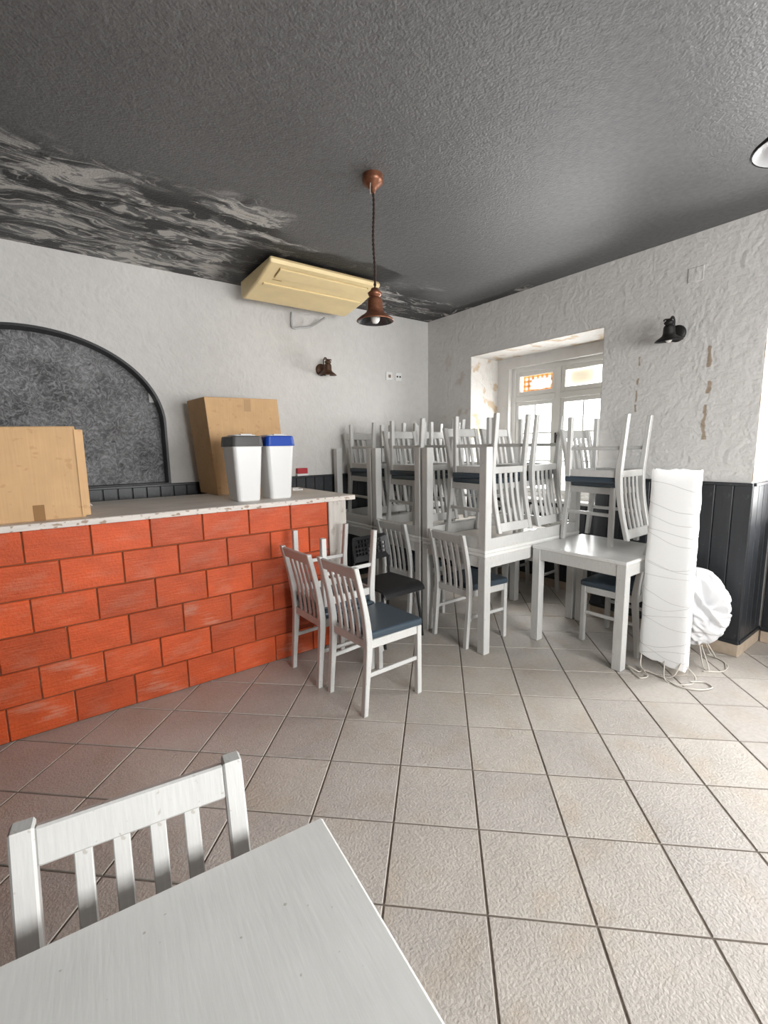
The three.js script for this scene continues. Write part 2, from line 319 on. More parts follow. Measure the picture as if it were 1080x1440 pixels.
// back wall with an arched recess
const AX = -3.885, AW = 0.9, AS = 1.75, AR = 0.687, AB = 1.245;
function archPath(P, w, top, bottom) {
  P.moveTo(AX - w, bottom); P.lineTo(AX + w, bottom); P.lineTo(AX + w, AS); P.absellipse(AX, AS, w, top - AS, 0, Math.PI, false); P.lineTo(AX - w, bottom); return P;
}
{
  const s = poly([[XL - 0.2, 0], [0, 0], [0, CH], [XL - 0.2, CH]]);
  s.holes.push(archPath(new THREE.Path(), AW, AS + AR, AB));
  const g = extrude(s, 0.18, 0, 1, 48); g.translate(0, 0, -0.18);
  const wb = structGroup('wall_back', 'rough white plaster wall behind the bar with an arched recess', 'wall');
  mesh('plaster', g, wallMat, wb);
  mesh('recess_panel', (() => { const q = extrude(archPath(new THREE.Shape(), AW + 0.02, AS + AR + 0.02, AB - 0.02), 0.05, 0, 1, 48); q.translate(0, 0, -0.2); return q; })(), archMat, wb).userData.label = 'dark sponged grey panel';
  const ring = archPath(new THREE.Shape(), AW + 0.004, AS + AR + 0.004, AB - 0.004); ring.holes.push(archPath(new THREE.Path(), AW - 0.014, AS + AR - 0.014, AB + 0.012));
  const rg = extrude(ring, 0.16, 0, 1, 48); rg.translate(0, 0, -0.155);
  mesh('recess_lining', rg, blackTrim, wb).userData.label = 'black lining of the arch';
}
// window wall: inner layer with two niches down to the floor, outer layer with the window openings
const OY = [0.95, 2.371], O1 = [0.853, 2.017], O2 = [3.428, 4.592];
{
  const w = structGroup('wall_right', 'rough white plaster wall with deep window niche and brown chipped drips', 'wall');
  const parts = [];
  for (const [a, b] of [[-0.25, N1[0]], [N1[1], N2[0]], [N2[1], ZF + 0.2]]) parts.push(plainBox(0, ND, 0, CH, a, b));
  for (const n of [N1, N2]) parts.push(plainBox(0, ND, NT, CH, n[0], n[1]));
  mesh('plaster', parts, wallRightMat, w);
  const lines = [];                                    // plaster skins of the reveals, slightly proud
  const t = 0.006;
  for (const n of [N1, N2]) { lines.push(plainBox(0.002, ND, 1.255, NT, n[0], n[0] + t), plainBox(0.002, ND, 1.255, NT, n[1] - t, n[1]), plainBox(0.002, ND, NT - t, NT, n[0], n[1])); }
  mesh('reveal_plaster', lines, revealMat, w);
  const s = poly([[-0.25, 0], [ZF + 0.2, 0], [ZF + 0.2, CH], [-0.25, CH]]);
  for (const o of [O1, O2]) { const h = new THREE.Path(); h.moveTo(o[0], OY[0]); h.lineTo(o[1], OY[0]); h.lineTo(o[1], OY[1]); h.lineTo(o[0], OY[1]); h.closePath(); s.holes.push(h); }
  const g = extrude(s, WT - ND, 0); g.rotateY(-Math.PI / 2); g.translate(WT, 0, 0);
  mesh('outer_plaster', g, wallMat, w);
  mesh('cover_plate', bar(-0.006, 0.004, 2.66, 2.76, 2.78, 2.88, 0.003), wallMat, w).userData.label = 'blank square plate painted over in white';
}
struct('wall_left', plainBox(XL - 0.2, XL, 0, CH, 0, ZF + 0.2), std({ map: archMap, bumpMap: plasterBump, bumpScale: 0.008, roughness: 0.7 }), 'unseen side wall of the bar room, sponged dark grey to cut bounce light', 'wall');  // out of view; dark colour chosen to dim the faces turned towards it
{
  const s = poly([[XL, 0], [0, 0], [0, CH], [XL, CH]]); const h = new THREE.Path();
  h.moveTo(-3.5, 0.9); h.lineTo(-0.9, 0.9); h.lineTo(-0.9, 2.42); h.lineTo(-3.5, 2.42); h.closePath(); s.holes.push(h);
  const g = extrude(s, 0.2, 0); g.translate(0, 0, ZF);
  struct('wall_front', g, wallMat, 'white plaster street wall with a wide shop window', 'wall');
}
// floor: grout bed and single tiles laid diagonally
{
  const fl = structGroup('floor', 'diagonally laid grey beige ceramic floor tiles with dark grout', 'floor');
  mesh('grout_bed', plainBox(XL - 0.2, WT, -0.12, -0.004, -0.25, ZF + 0.2), groutMat, fl);
  const P = 0.345, O = [-3.084, 3.173], I = [0.72643, 0.68724], J = [0.68724, -0.72643], half = (P - 0.0075) / 2;
  const clip = (pts, ax, lim, keepLess) => { const out = []; for (let i = 0; i < pts.length; i++) { const a = pts[i], b = pts[(i + 1) % pts.length]; const da = keepLess ? lim - a[ax] : a[ax] - lim, db = keepLess ? lim - b[ax] : b[ax] - lim; if (da >= 0) out.push(a); if (da * db < 0) { const t = da / (da - db); out.push([a[0] + (b[0] - a[0]) * t, a[1] + (b[1] - a[1]) * t]); } } return out; };
  const rects = [[XL, 0, 0, ZF], [0, ND, N1[0], N1[1]], [0, ND, N2[0], N2[1]]];
  const visible = [], rest = [];
  for (let i = -22; i < 22; i++) for (let j = -16; j < 22; j++) {
    const cx = O[0] + (i + 0.5) * P * I[0] + (j + 0.5) * P * J[0], cz = O[1] + (i + 0.5) * P * I[1] + (j + 0.5) * P * J[1];
    const sq = [[-1, -1], [1, -1], [1, 1], [-1, 1]].map(([a, b]) => [cx + half * (a * I[0] + b * J[0]), cz + half * (a * I[1] + b * J[1])]);
    for (const [x0, x1, z0, z1] of rects) {
      let q = clip(clip(clip(clip(sq, 0, x0, false), 0, x1, true), 1, z0, false), 1, z1, true);
      if (q.length < 3) continue;
      let area = 0; q.forEach((a, k) => { const b = q[(k + 1) % q.length]; area += a[0] * b[1] - a[1] * b[0]; });
      if (Math.abs(area) < 0.004) continue;
      const mx = q.reduce((s, a) => s + a[0], 0) / q.length, mz = q.reduce((s, a) => s + a[1], 0) / q.length;
      const g = extrude(poly(q.map(([x, z]) => [x - mx, -(z - mz)])), 0.014, 0.0022, 1); g.rotateX(-Math.PI / 2); g.translate(0, -0.014, 0);
      const dx = mx + 3.87, dz = mz - 4.27, depth = dx * 0.596 - dz * 0.803;
      ((depth > -0.2 && visible.length < 300) ? visible : rest).push([g, mx, mz]);
    }
  }
  for (const [g, mx, mz] of visible) { const y = rr(-0.0008, 0.0004); const m = mesh('floor_tile', triUV(g, rr(0, 2), rr(0, 2)), tileMats[(rnd() * 4) | 0], fl, false); m.position.set(mx, y, mz); }
  if (rest.length) { const m = mesh('floor_tile_rest', rest.map(([g, x, z]) => g.translate(x, 0, z)), tileMats[0], fl); m.userData.kind = 'stuff'; }
}
// dark board wainscot with a cap rail, every board a mesh; baseboard tiles below
const plankG = {};
function wainscot(name, a, b, nx, nz, y1, label) {                // a, b: [x, z] ends; (nx, nz) into the room
  const g = structGroup(name, label, 'wainscot');
  const L = Math.hypot(b[0] - a[0], b[1] - a[1]), n = Math.max(1, Math.round(L / 0.105)), w = L / n, ux = (b[0] - a[0]) / L, uz = (b[1] - a[1]) / L, turn = Math.atan2(nx, nz);
  const key = w.toFixed(4) + y1; plankG[key] ??= triUV(cbox(w - 0.004, y1 - 0.1, 0.016, 0.004));
  for (let i = 0; i < n; i++) {
    const m = mesh('board', plankG[key], wainMats[(rnd() * 3) | 0], g, false), t = (i + 0.5) * w;
    m.position.set(a[0] + ux * t + nx * 0.008, 0.1 + (y1 - 0.1) / 2 - 0.01, a[1] + uz * t + nz * 0.008); m.rotation.y = turn;
  }
  const mk = (nm, gg, mat, y, off) => { const m = mesh(nm, gg, mat, g); m.position.set((a[0] + b[0]) / 2 + nx * off, y, (a[1] + b[1]) / 2 + nz * off); m.rotation.y = turn; return m; };
  mk('backing', cbox(L, y1 - 0.1, 0.004, 0.001), blackTrim, 0.1 + (y1 - 0.1) / 2 - 0.012, 0.002);
  mk('cap_rail', cbox(L, 0.022, 0.03, 0.004), wainMats[0], y1 - 0.005, 0.015);
  mk('bottom_rail', cbox(L, 0.03, 0.024, 0.004), wainMats[1], 0.105, 0.012);
}
function baseboard(name, a, b, nx, nz, label) {
  const g = structGroup(name, label, 'baseboard');
  const L = Math.hypot(b[0] - a[0], b[1] - a[1]), n = Math.max(1, Math.round(L / 0.33)), w = L / n, turn = Math.atan2(nx, nz);
  const tg = triUV(cbox(w - 0.004, 0.088, 0.012, 0.003));
  for (let i = 0; i < n; i++) { const t = (i + 0.5) / n; const m = mesh('baseboard_tile', tg, baseTileMat, g, false); m.position.set(a[0] + (b[0] - a[0]) * t + nx * 0.014, 0.045, a[1] + (b[1] - a[1]) * t + nz * 0.014); m.rotation.y = turn; }
}
wainscot('trim_1', [XL, 0], [-0.02, 0], 0, 1, 1.245, 'black board wainscot along the bar wall');
wainscot('trim_2', [0, 0.02], [0, N1[0]], -1, 0, 1.24, 'charcoal board wainscot between the room corner and the window niche');
wainscot('trim_3', [0, N1[1]], [0, N2[0] + 0.016], -1, 0, 1.24, 'charcoal board wainscot beside the paper floor lamps');
wainscot('trim_4', [ND, N1[0] + 0.03], [ND, N1[1] - 0.03], -1, 0, 0.925, 'charcoal board wainscot under the window in its niche');
wainscot('trim_5', [0.0, N1[0]], [ND, N1[0]], 0, 1, 1.24, 'charcoal board wainscot on the niche cheek beside the room corner');
wainscot('trim_6', [0.0, N1[1]], [ND, N1[1]], 0, -1, 1.24, 'charcoal board wainscot on the niche cheek beside the small square table');
wainscot('trim_7', [0.0, N2[0]], [ND, N2[0]], 0, 1, 1.24, 'charcoal board wainscot on the sunlit cheek of the second niche');
wainscot('trim_8', [ND, N2[0] + 0.03], [ND, N2[1]], -1, 0, 0.925, 'charcoal board wainscot under the second window');
wainscot('trim_9', [XL, 0.02], [XL, ZF], 1, 0, 1.24, 'black board wainscot along the side wall');
wainscot('trim_10', [XL + 0.02, ZF], [0, ZF], 0, -1, 0.86, 'black board wainscot under the shop window');
baseboard('baseboard_back', [XL, 0], [-0.03, 0], 0, 1, 'beige tile baseboard along the bar wall');
baseboard('baseboard_corner', [0, 0.03], [0, N1[0]], -1, 0, 'beige tile baseboard between the corner and the window niche');
baseboard('baseboard_right', [0, N1[1]], [0, N2[0] + 0.02], -1, 0, 'beige tile baseboard below the charcoal wainscot by the lamps');
baseboard('baseboard_window', [ND, N1[0] + 0.02], [ND, N1[1] - 0.02], -1, 0, 'beige tile baseboard inside the window niche');
baseboard('baseboard_niche', [-0.02, N2[0]], [ND, N2[0]], 0, 1, 'beige tile baseboard turning into the second niche');
baseboard('baseboard_niche_window', [ND, N2[0] + 0.03], [ND, N2[1]], -1, 0, 'beige tile baseboard under the second window');

// windows: local x along the wall, local z into the room, origin at the bottom middle
function makeWindow(name, label, W, H, pos, turn, withSash = true) {
  const g = structGroup(name, label, 'window', pos, turn), fr = 0.05, hw = W / 2;
  const tr = H - 0.34;                                          // transom height
  mesh('frame', [bar(-hw, -hw + fr, 0, H, -0.06, 0.0), bar(hw - fr, hw, 0, H, -0.06, 0.0), bar(-hw + fr, hw - fr, 0, fr, -0.059, -0.001), bar(-hw + fr, hw - fr, H - fr, H, -0.059, -0.001), bar(-0.03, 0.03, fr, H - fr, -0.057, -0.004), ...(withSash ? [bar(-hw + fr, -0.03, tr - 0.03, tr + 0.03, -0.058, -0.003), bar(0.03, hw - fr, tr - 0.03, tr + 0.03, -0.058, -0.003)] : [])], windowPaint, g);
  mesh('sill', bar(-hw - 0.1, hw + 0.1, -0.03, 0.004, -0.05, 0.13, 0.006), windowPaint, g);
  const light = (x0, x1, y0, y1, cross) => {
    x0 += 0.002; x1 -= 0.002; y0 += 0.002; y1 -= 0.002;
    const s = mesh('sash', [bar(x0, x0 + 0.043, y0, y1, -0.05, -0.012), bar(x1 - 0.043, x1, y0, y1, -0.05, -0.012), bar(x0 + 0.043, x1 - 0.043, y0, y0 + 0.048, -0.049, -0.013), bar(x0 + 0.043, x1 - 0.043, y1 - 0.043, y1, -0.049, -0.013)], windowPaint, g);
    const xs = cross ? [x0 + 0.045, (x0 + x1) / 2, x1 - 0.045] : [x0 + 0.045, x1 - 0.045], n = cross ? 3 : 1, ys = [...Array(n + 1).keys()].map((k) => y0 + 0.05 + (y1 - y0 - 0.095) * k / n);
    for (let k = 1; k < xs.length - 1; k++) mesh('muntin', bar(xs[k] - 0.009, xs[k] + 0.009, y0 + 0.04, y1 - 0.04, -0.042, -0.02), windowPaint, s);
    for (let k = 1; k < ys.length - 1; k++) mesh('muntin', bar(x0 + 0.03, x1 - 0.03, ys[k] - 0.009, ys[k] + 0.009, -0.041, -0.021), windowPaint, s);
    for (let a = 0; a < xs.length - 1; a++) for (let b = 0; b < ys.length - 1; b++) { const pg = new THREE.PlaneGeometry(xs[a + 1] - xs[a], ys[b + 1] - ys[b]); pg.translate((xs[a] + xs[a + 1]) / 2, (ys[b] + ys[b + 1]) / 2, -0.032); mesh('pane', pg, glassMat, s); }
    return s;
  };
  if (withSash) {
    light(-hw + fr, -0.03, fr, tr - 0.03, true); light(0.03, hw - fr, fr, tr - 0.03, true);
    light(-hw + fr, -0.03, tr + 0.03, H - fr, false); light(0.03, hw - fr, tr + 0.03, H - fr, false);
    mesh('handle', [bar(-0.012, 0.012, 0.56, 0.68, -0.006, 0.004, 0.003), bar(-0.009, 0.009, 0.58, 0.7, 0.004, 0.022, 0.004)], darkIron, g).userData.label = 'dark window handle';
  } else { light(-hw + fr, -0.03, fr, H - fr, false); light(0.03, hw - fr, fr, H - fr, false); }
  return g;
}
makeWindow('window_1', 'white wooden casement window with transom panes in the deep niche', 1.164, 1.421, [ND + 0.055, OY[0], 1.435], -Math.PI / 2);
makeWindow('window_2', 'white wooden casement window in the second niche', 1.164, 1.421, [ND + 0.055, OY[0], 4.01], -Math.PI / 2);
makeWindow('window_3', 'wide white framed shop window in the street wall', 2.6, 1.52, [-2.2, 0.9, ZF + 0.06], Math.PI, false);
{
  const cv = document.createElement('canvas'); cv.width = 256; cv.height = 128; const c = cv.getContext('2d');
  c.fillStyle = '#fff8ee'; c.fillRect(0, 0, 256, 128);
  c.globalAlpha = 0.68; c.fillStyle = '#a8560a';
  for (let i = 0; i < 16; i += 2) c.fillRect(i * 16, 0, 16, 128);
  for (let j = 0; j < 8; j += 2) c.fillRect(0, j * 16, 256, 16);
  c.globalAlpha = 1; c.fillStyle = '#fffaf2'; c.beginPath(); c.ellipse(128, 64, 74, 38, 0, 0, 7); c.fill(); c.fillRect(64, 30, 128, 68);
  const t = new THREE.CanvasTexture(cv); t.colorSpace = THREE.SRGBColorSpace; t.magFilter = THREE.LinearFilter;
  const g = new THREE.PlaneGeometry(0.46, 0.2, 8, 1); const p = g.attributes.position; for (let i = 0; i < p.count; i++) p.setZ(i, 0.006 * Math.sin(p.getX(i) * 40)); g.computeVertexNormals(); g.rotateY(-Math.PI / 2);
  const m = mesh('checked_cloth', g, phys({ map: t, roughness: 1, transmission: 0.03, thickness: 0, side: THREE.DoubleSide }), scene, false);
  m.position.set(ND + 0.125, 2.185, 1.185); m.userData = { label: 'orange and white checked cloth behind the upper window pane', category: 'cloth' };
  const g2 = bar(ND + 0.12, ND + 0.124, 2.13, 2.28, 1.52, 1.78, 0.001);
  single('paper_sheet', g2, phys({ color: lin(0.85, 0.78, 0.62), roughness: 1, transmission: 0.03, thickness: 0 }), 'pale cream paper sheet behind the upper window pane', 'paper');
}
console.log('shell');

// ---------------------------------------------------------------- bar counter of orange hollow bricks
{
  const t = thing('bar_counter', 'bar counter of orange painted bricks with a worn wooden top', 'counter', [0, 0, 0]);
  const zf = 1.265, xr = -2.167, xl = -5.05, zb = 0.4, course = 0.1905;
  mesh('core', plainBox(xl, xr - 0.004, 0, 1.12, zb + 0.06, zf - 0.012), mortarMat, t);
  const shapes = {};
  for (let r = 0; r < 6; r++) {
    const y0 = 0.003 + r * course, j0 = -2.178 + (r % 2 ? 0.006 : -0.1515) - (r % 2 ? 0 : 0);
    let edges = [xr]; for (let x = j0; x > xl; x -= 0.3025) if (x < xr - 0.03) edges.push(x); edges.push(xl);
    for (let k = 0; k < edges.length - 1; k++) {
      const w = edges[k] - edges[k + 1] - 0.006; if (w < 0.02) continue;
      const key = w.toFixed(2) + ((k + r) % 3); shapes[key] ??= triUV(cbox(w, course - 0.006, 0.1, 0.004), rr(0, 1), rr(0, 1));
      const scuffed = (r === 0 && rnd() < 0.55) || (r < 3 && rnd() < 0.16);
      const m = mesh('brick', shapes[key], scuffed ? brickScuffMats[(rnd() * 2) | 0] : brickMats[(rnd() * 6) | 0], t, false);
      m.position.set((edges[k] + edges[k + 1]) / 2, y0 + course / 2, zf - 0.05 + rr(-0.002, 0.0015)); m.rotation.set(rr(-0.004, 0.004), rr(-0.004, 0.004), rr(-0.003, 0.003));
    }
  }
  mesh('end_post', [bar(xr + 0.002, -2.03, 0, 1.138, zf - 0.022, zf + 0.012, 0.003), bar(-2.035, -2.012, 0, 1.138, zb + 0.03, zf + 0.012, 0.003)], postMat, t).userData.label = 'whitewashed end boards';
  mesh('end_wall', plainBox(xr, -2.036, 0, 1.13, zb + 0.03, zf - 0.024), mortarMat, t);
  mesh('worktop', bar(xl, -1.96, 1.14, 1.17, 0.34, zf + 0.05, 0.003), counterTopMat, t);
  mesh('worktop_edge', [bar(xl, -1.958, 1.136, 1.1695, zf + 0.05, zf + 0.058, 0.002), bar(-1.962, -1.954, 1.136, 1.1695, 0.34, zf + 0.058, 0.002)], counterEdgeMat, t).userData.label = 'chipped whitewashed edge strip';
}

// ---------------------------------------------------------------- chairs
const stileCurve = (y) => { // backward offset of the rear leg / back post
  const P = [[0, 0.036], [0.12, 0.026], [0.28, 0.011], [0.42, 0], [0.52, 0.006], [0.64, 0.024], [0.76, 0.05], [0.89, 0.082]];
  for (let i = 0; i < P.length - 1; i++) if (y <= P[i + 1][0]) { const t = (y - P[i][0]) / (P[i + 1][0] - P[i][0]); const m = (k) => { const a = P[Math.max(0, k - 1)], b = P[Math.min(P.length - 1, k + 1)]; return (b[1] - a[1]) / (b[0] - a[0]) * (P[i + 1][0] - P[i][0]); }; const t2 = t * t, t3 = t2 * t; return (2 * t3 - 3 * t2 + 1) * P[i][1] + (t3 - 2 * t2 + t) * m(i) + (-2 * t3 + 3 * t2) * P[i + 1][1] + (t3 - t2) * m(i + 1); }
  return P[P.length - 1][1];
};
function curvedBar(y0, y1, width, thick, n = 14, bevel = 0.003) {  // follows the back post profile; local x = width
  const f = [], b = [];
  for (let i = 0; i <= n; i++) { const y = y0 + (y1 - y0) * i / n, z = -0.185 - stileCurve(y), t = typeof thick === 'function' ? thick(y) : thick; f.push([-(z + t / 2), y]); b.push([-(z - t / 2), y]); }
  const g = extrude(poly([...f, ...b.reverse()]), width, bevel); g.rotateY(Math.PI / 2); g.translate(-width / 2, 0, 0);
  return g;                                            // shape x was -z; after the turn it is z again
}
const RW = 0.178, FW = 0.192, SH = 0.486;
function chairShapes() {
  const post = (y) => 0.03 + 0.012 * Math.exp(-(((y - 0.43) / 0.2) ** 2));
  const S = {};
  S.post = triUV(curvedBar(0, 0.885, 0.038, post, 18, 0.004));
  S.slat = triUV(curvedBar(0.425, 0.83, 0.029, 0.013, 10, 0.002), 0.3, 0.1);
  S.fleg = triUV(cbox(0.034, 0.445, 0.034, 0.003, 0, 0.2225, 0));
  S.rail = triUV((() => { const g = cbox(2 * RW - 0.036, 0.068, 0.021, 0.004); g.rotateX(-0.24); g.translate(0, 0.846, -0.185 - stileCurve(0.846)); return g; })(), 0.2, 0.5);
  const side = (s) => { const a = V(s * (RW - 0.002), 0.418, -0.18), b = V(s * FW, 0.418, 0.185), L = a.distanceTo(b), g = cbox(0.02, 0.05, L, 0.003); g.rotateY(Math.atan2(b.x - a.x, b.z - a.z)); g.translate((a.x + b.x) / 2, 0.418, (a.z + b.z) / 2); return g; };
  S.frame = mergeGeometries([side(-1), side(1), cbox(2 * FW, 0.05, 0.02, 0.003, 0, 0.418, 0.192), cbox(2 * RW, 0.05, 0.022, 0.003, 0, 0.418, -0.185)].map((g) => triUV(g)));
  const st = (s) => { const a = V(s * RW, 0.235, -0.19), b = V(s * FW, 0.235, 0.19), L = a.distanceTo(b), g = cbox(0.016, 0.026, L, 0.004); g.rotateY(Math.atan2(b.x - a.x, b.z - a.z)); g.translate((a.x + b.x) / 2, 0.235, (a.z + b.z) / 2); return triUV(g); };
  S.stL = st(-1); S.stR = st(1);
  const q = new THREE.Shape(), r = 0.03, fw = 0.212, bw = 0.18, f = 0.222, b = -0.165;
  q.moveTo(-fw + r, f); q.lineTo(fw - r, f); q.quadraticCurveTo(fw, f, fw - 0.003, f - r); q.lineTo(bw, b + r * 0.4); q.quadraticCurveTo(bw, b, bw - r * 0.4, b); q.lineTo(-bw + r * 0.4, b); q.quadraticCurveTo(-bw, b, -bw, b + r * 0.4); q.lineTo(-fw + 0.003, f - r); q.quadraticCurveTo(-fw, f, -fw + r, f);
  const g = extrude(q, 0.046, 0.015, 3, 5); g.rotateX(Math.PI / 2); g.translate(0, 0.487, 0); S.seat = triUV(g);
  return S;
}
const CS = chairShapes();
function makeChair(name, label, group) {
  const t = thing(name, label, 'chair', [0, 0, 0], 0, group);
  for (const s of [-1, 1]) { const p = mesh('rear_post', CS.post, chairPaint, t, false); p.position.x = s * RW; const l = mesh('front_leg', CS.fleg, chairPaint, t, false); l.position.set(s * FW, 0, 0.19); }
  mesh('top_rail', CS.rail, chairPaint, t, false);
  for (const x of [-0.092, -0.031, 0.031, 0.092]) mesh('slat', CS.slat, chairPaint, t, false).position.x = x;
  mesh('seat_frame', CS.frame, chairPaint, t, false);
  mesh('stretcher', CS.stL, chairPaint, t, false); mesh('stretcher', CS.stR, chairPaint, t, false);
  mesh('seat_cushion', CS.seat, vinylMat, t, false).userData.label = 'blue grey vinyl cushion';
  return t;
}
const chair0 = makeChair('slat_back_chair', '', 'white slat back chairs'); let used = false;
function chair(x, y, z, facingDeg, label, inverted = false) {      // facing: 0 = +z, 90 = +x
  let c = chair0; if (used) { c = chair0.clone(); c.name = numbered('slat_back_chair'); scene.add(c); c.userData = { ...chair0.userData }; } used = true;
  c.position.set(x, y, z); c.rotation.set(0, facingDeg * Math.PI / 180, inverted ? Math.PI : 0); c.userData.label = label; return c;
}
chair(-2.303, 0, 2.039, 92.7, 'white slat back chair with pale blue seat standing free before the bar');
chair(-2.346, 0, 1.596, 91, 'upright white slat back chair against the bar carrying an upturned chair');
chair(-2.31, 2 * SH - 0.002, 1.575, 271, 'upturned white slat back chair on the seat of the chair against the bar', true);
chair(-1.186, 0, 1.803, 88.3, 'white slat back chair tucked under the long table next to the small square table');
chair(-1.205, 0, 1.12, 92, 'white slat back chair tucked under the middle long table behind the black chair');
chair(-0.385, 0, 2.62, 180.5, 'white slat back chair tucked under the small square table beside the paper lamp');
chair(0.108, 0, 1.453, 271.5, 'white slat back chair in the window niche, the one nearer the small square table');
chair(0.12, 0, 0.95, 270, 'white slat back chair in the window niche, the one nearer the bar wall');
chair(-3.817, 0, 3.592, -7.5, 'white slat back chair pushed under the pale table with an empty top');

// ---------------------------------------------------------------- tables
const TH = 0.76;
function makeTable(label, L, W, pos, turn, inverted, topMat = topPaint, group) {
  const t = thing(L > 1 ? 'long_table' : 'square_table', label, 'table', pos, turn, group), lw = 0.066, hx = L / 2, hz = W / 2;
  mesh('tabletop', cbox(L, 0.026, W, 0.005, 0, TH - 0.013, 0), topMat, t);
  if (inverted) { mesh('underside', plainBox(-hx + 0.06, hx - 0.06, TH - 0.031, TH - 0.026, -hz + 0.06, hz - 0.06), underMat, t).userData.label = 'bare board underside'; t.rotation.set(0, turn, Math.PI); }
  for (const a of [-1, 1]) for (const b of [-1, 1]) mesh('leg', cbox(lw, TH - 0.026, lw, 0.004, a * (hx - lw / 2 - 0.002), (TH - 0.026) / 2, b * (hz - lw / 2 - 0.002)), tablePaint, t);
  for (const s of [-1, 1]) { mesh('apron', cbox(L - 2 * lw, 0.082, 0.022, 0.003, 0, TH - 0.067, s * (hz - 0.016)), tablePaint, t); mesh('apron', cbox(0.022, 0.082, W - 2 * lw, 0.003, s * (hx - 0.016), TH - 0.067, 0), tablePaint, t); }
  return t;
}
const TZ = [1.802, 1.098, 0.405], TX = -0.79, TL = 1.22, TW = 0.68;
const which = ['next to the small square table', 'in the middle of the row', 'next to the bar wall'];
TZ.forEach((z, i) => {
  makeTable(`upright long white table ${which[i]}, under an upturned table`, TL, TW, [TX, 0, z], 0, false);
  makeTable(`upturned long white table with its legs up, ${which[i]}`, TL, TW, [TX, 2 * TH + 0.001, z], 0, true);
});
makeTable('small square white table with shiny top carrying two stacked chairs', 0.7, 0.72, [-0.525, 0, 2.52], 0, false);
makeTable('pale grey white square table with an empty scratched top', 0.7, 0.7, [-3.845, 0, 3.798], -0.095, false);
// chair pairs standing inside the upturned tables: one upright, one upturned on its seat
const pairX = [[-0.965, -0.52], [-1.075, -0.6], [-1.06, -0.56]], by = TH + 0.032;
const side = ['counter side', 'window side'];
TZ.forEach((z, i) => pairX[i].forEach((x, k) => {
  const jx = rr(-0.01, 0.01);
  chair(x + jx, by, z - 0.07, rr(-2, 2), `upright white chair inside the upturned table ${which[i]}, ${side[k]}`);
  chair(x - 0.02 + jx, by + 2 * SH - 0.002, z + 0.02, 180 + rr(-2, 2), `upturned white chair crowning the upturned table ${which[i]}, ${side[k]}`, true);
}));
chair(-0.3, TH, 2.39, -2, 'upright white chair standing on top of the small square table');
chair(-0.42, TH + 2 * SH - 0.002, 2.47, 181, 'upturned white chair resting on the chair on the small square table', true);

// black plastic chair with a perforated back
{
  const t = thing('plastic_chair', 'black plastic chair with perforated backrest and black tube legs', 'chair', [-1.71, 0, 1.39], 0.06);
  const q = new THREE.Shape(), hw = 0.2; // seat profile in (z, y), extruded over the width
  q.moveTo(-0.2, 0.452); q.lineTo(0.14, 0.455); q.quadraticCurveTo(0.215, 0.452, 0.222, 0.395); q.lineTo(0.214, 0.392); q.quadraticCurveTo(0.2, 0.435, 0.14, 0.437); q.lineTo(-0.2, 0.434); q.closePath();
  const sg = extrude(q, 0.42, 0.006, 2, 6); sg.rotateY(-Math.PI / 2); sg.translate(0.21, 0, 0);
  mesh('seat', sg, blackPlastic, t);
  const bs = new THREE.Shape(), bw = 0.19, y0 = 0.6, y1 = 0.8, r = 0.05;
  bs.moveTo(-bw, y0); bs.lineTo(bw, y0); bs.lineTo(bw, y1 - r); bs.quadraticCurveTo(bw, y1, bw - r, y1); bs.lineTo(-bw + r, y1); bs.quadraticCurveTo(-bw, y1, -bw, y1 - r); bs.closePath();
  for (let i = 0; i < 9; i++) for (let j = 0; j < 4; j++) { const cx = -0.144 + i * 0.036, cy = 0.655 + j * 0.033, a = 0.0115; if (j === 3 && (i === 0 || i === 8)) continue; const h = new THREE.Path(); h.moveTo(cx - a, cy - a); h.lineTo(cx + a, cy - a); h.lineTo(cx + a, cy + a); h.lineTo(cx - a, cy + a); h.closePath(); bs.holes.push(h); }
  const bg = extrude(bs, 0.012, 0.001, 1, 6); { const p = bg.attributes.position; for (let i = 0; i < p.count; i++) p.setZ(i, p.getZ(i) + 0.9 * p.getX(i) ** 2 - (p.getY(i) - 0.45) * 0.16 - 0.2); } bg.computeVertexNormals();
  mesh('backrest', bg, blackPlastic, t);
  for (const s of [-1, 1]) {
    mesh('rear_leg', tube([[s * 0.19, 0.0, -0.24], [s * 0.185, 0.3, -0.2], [s * 0.182, 0.44, -0.195], [s * 0.18, 0.62, -0.205], [s * 0.175, 0.7, -0.215]], 0.011, 20), blackMetal, t);
    mesh('front_leg', tube([[s * 0.2, 0.0, 0.2], [s * 0.19, 0.2, 0.18], [s * 0.18, 0.43, 0.15]], 0.011, 14), blackMetal, t);
  }
}
console.log('furniture');

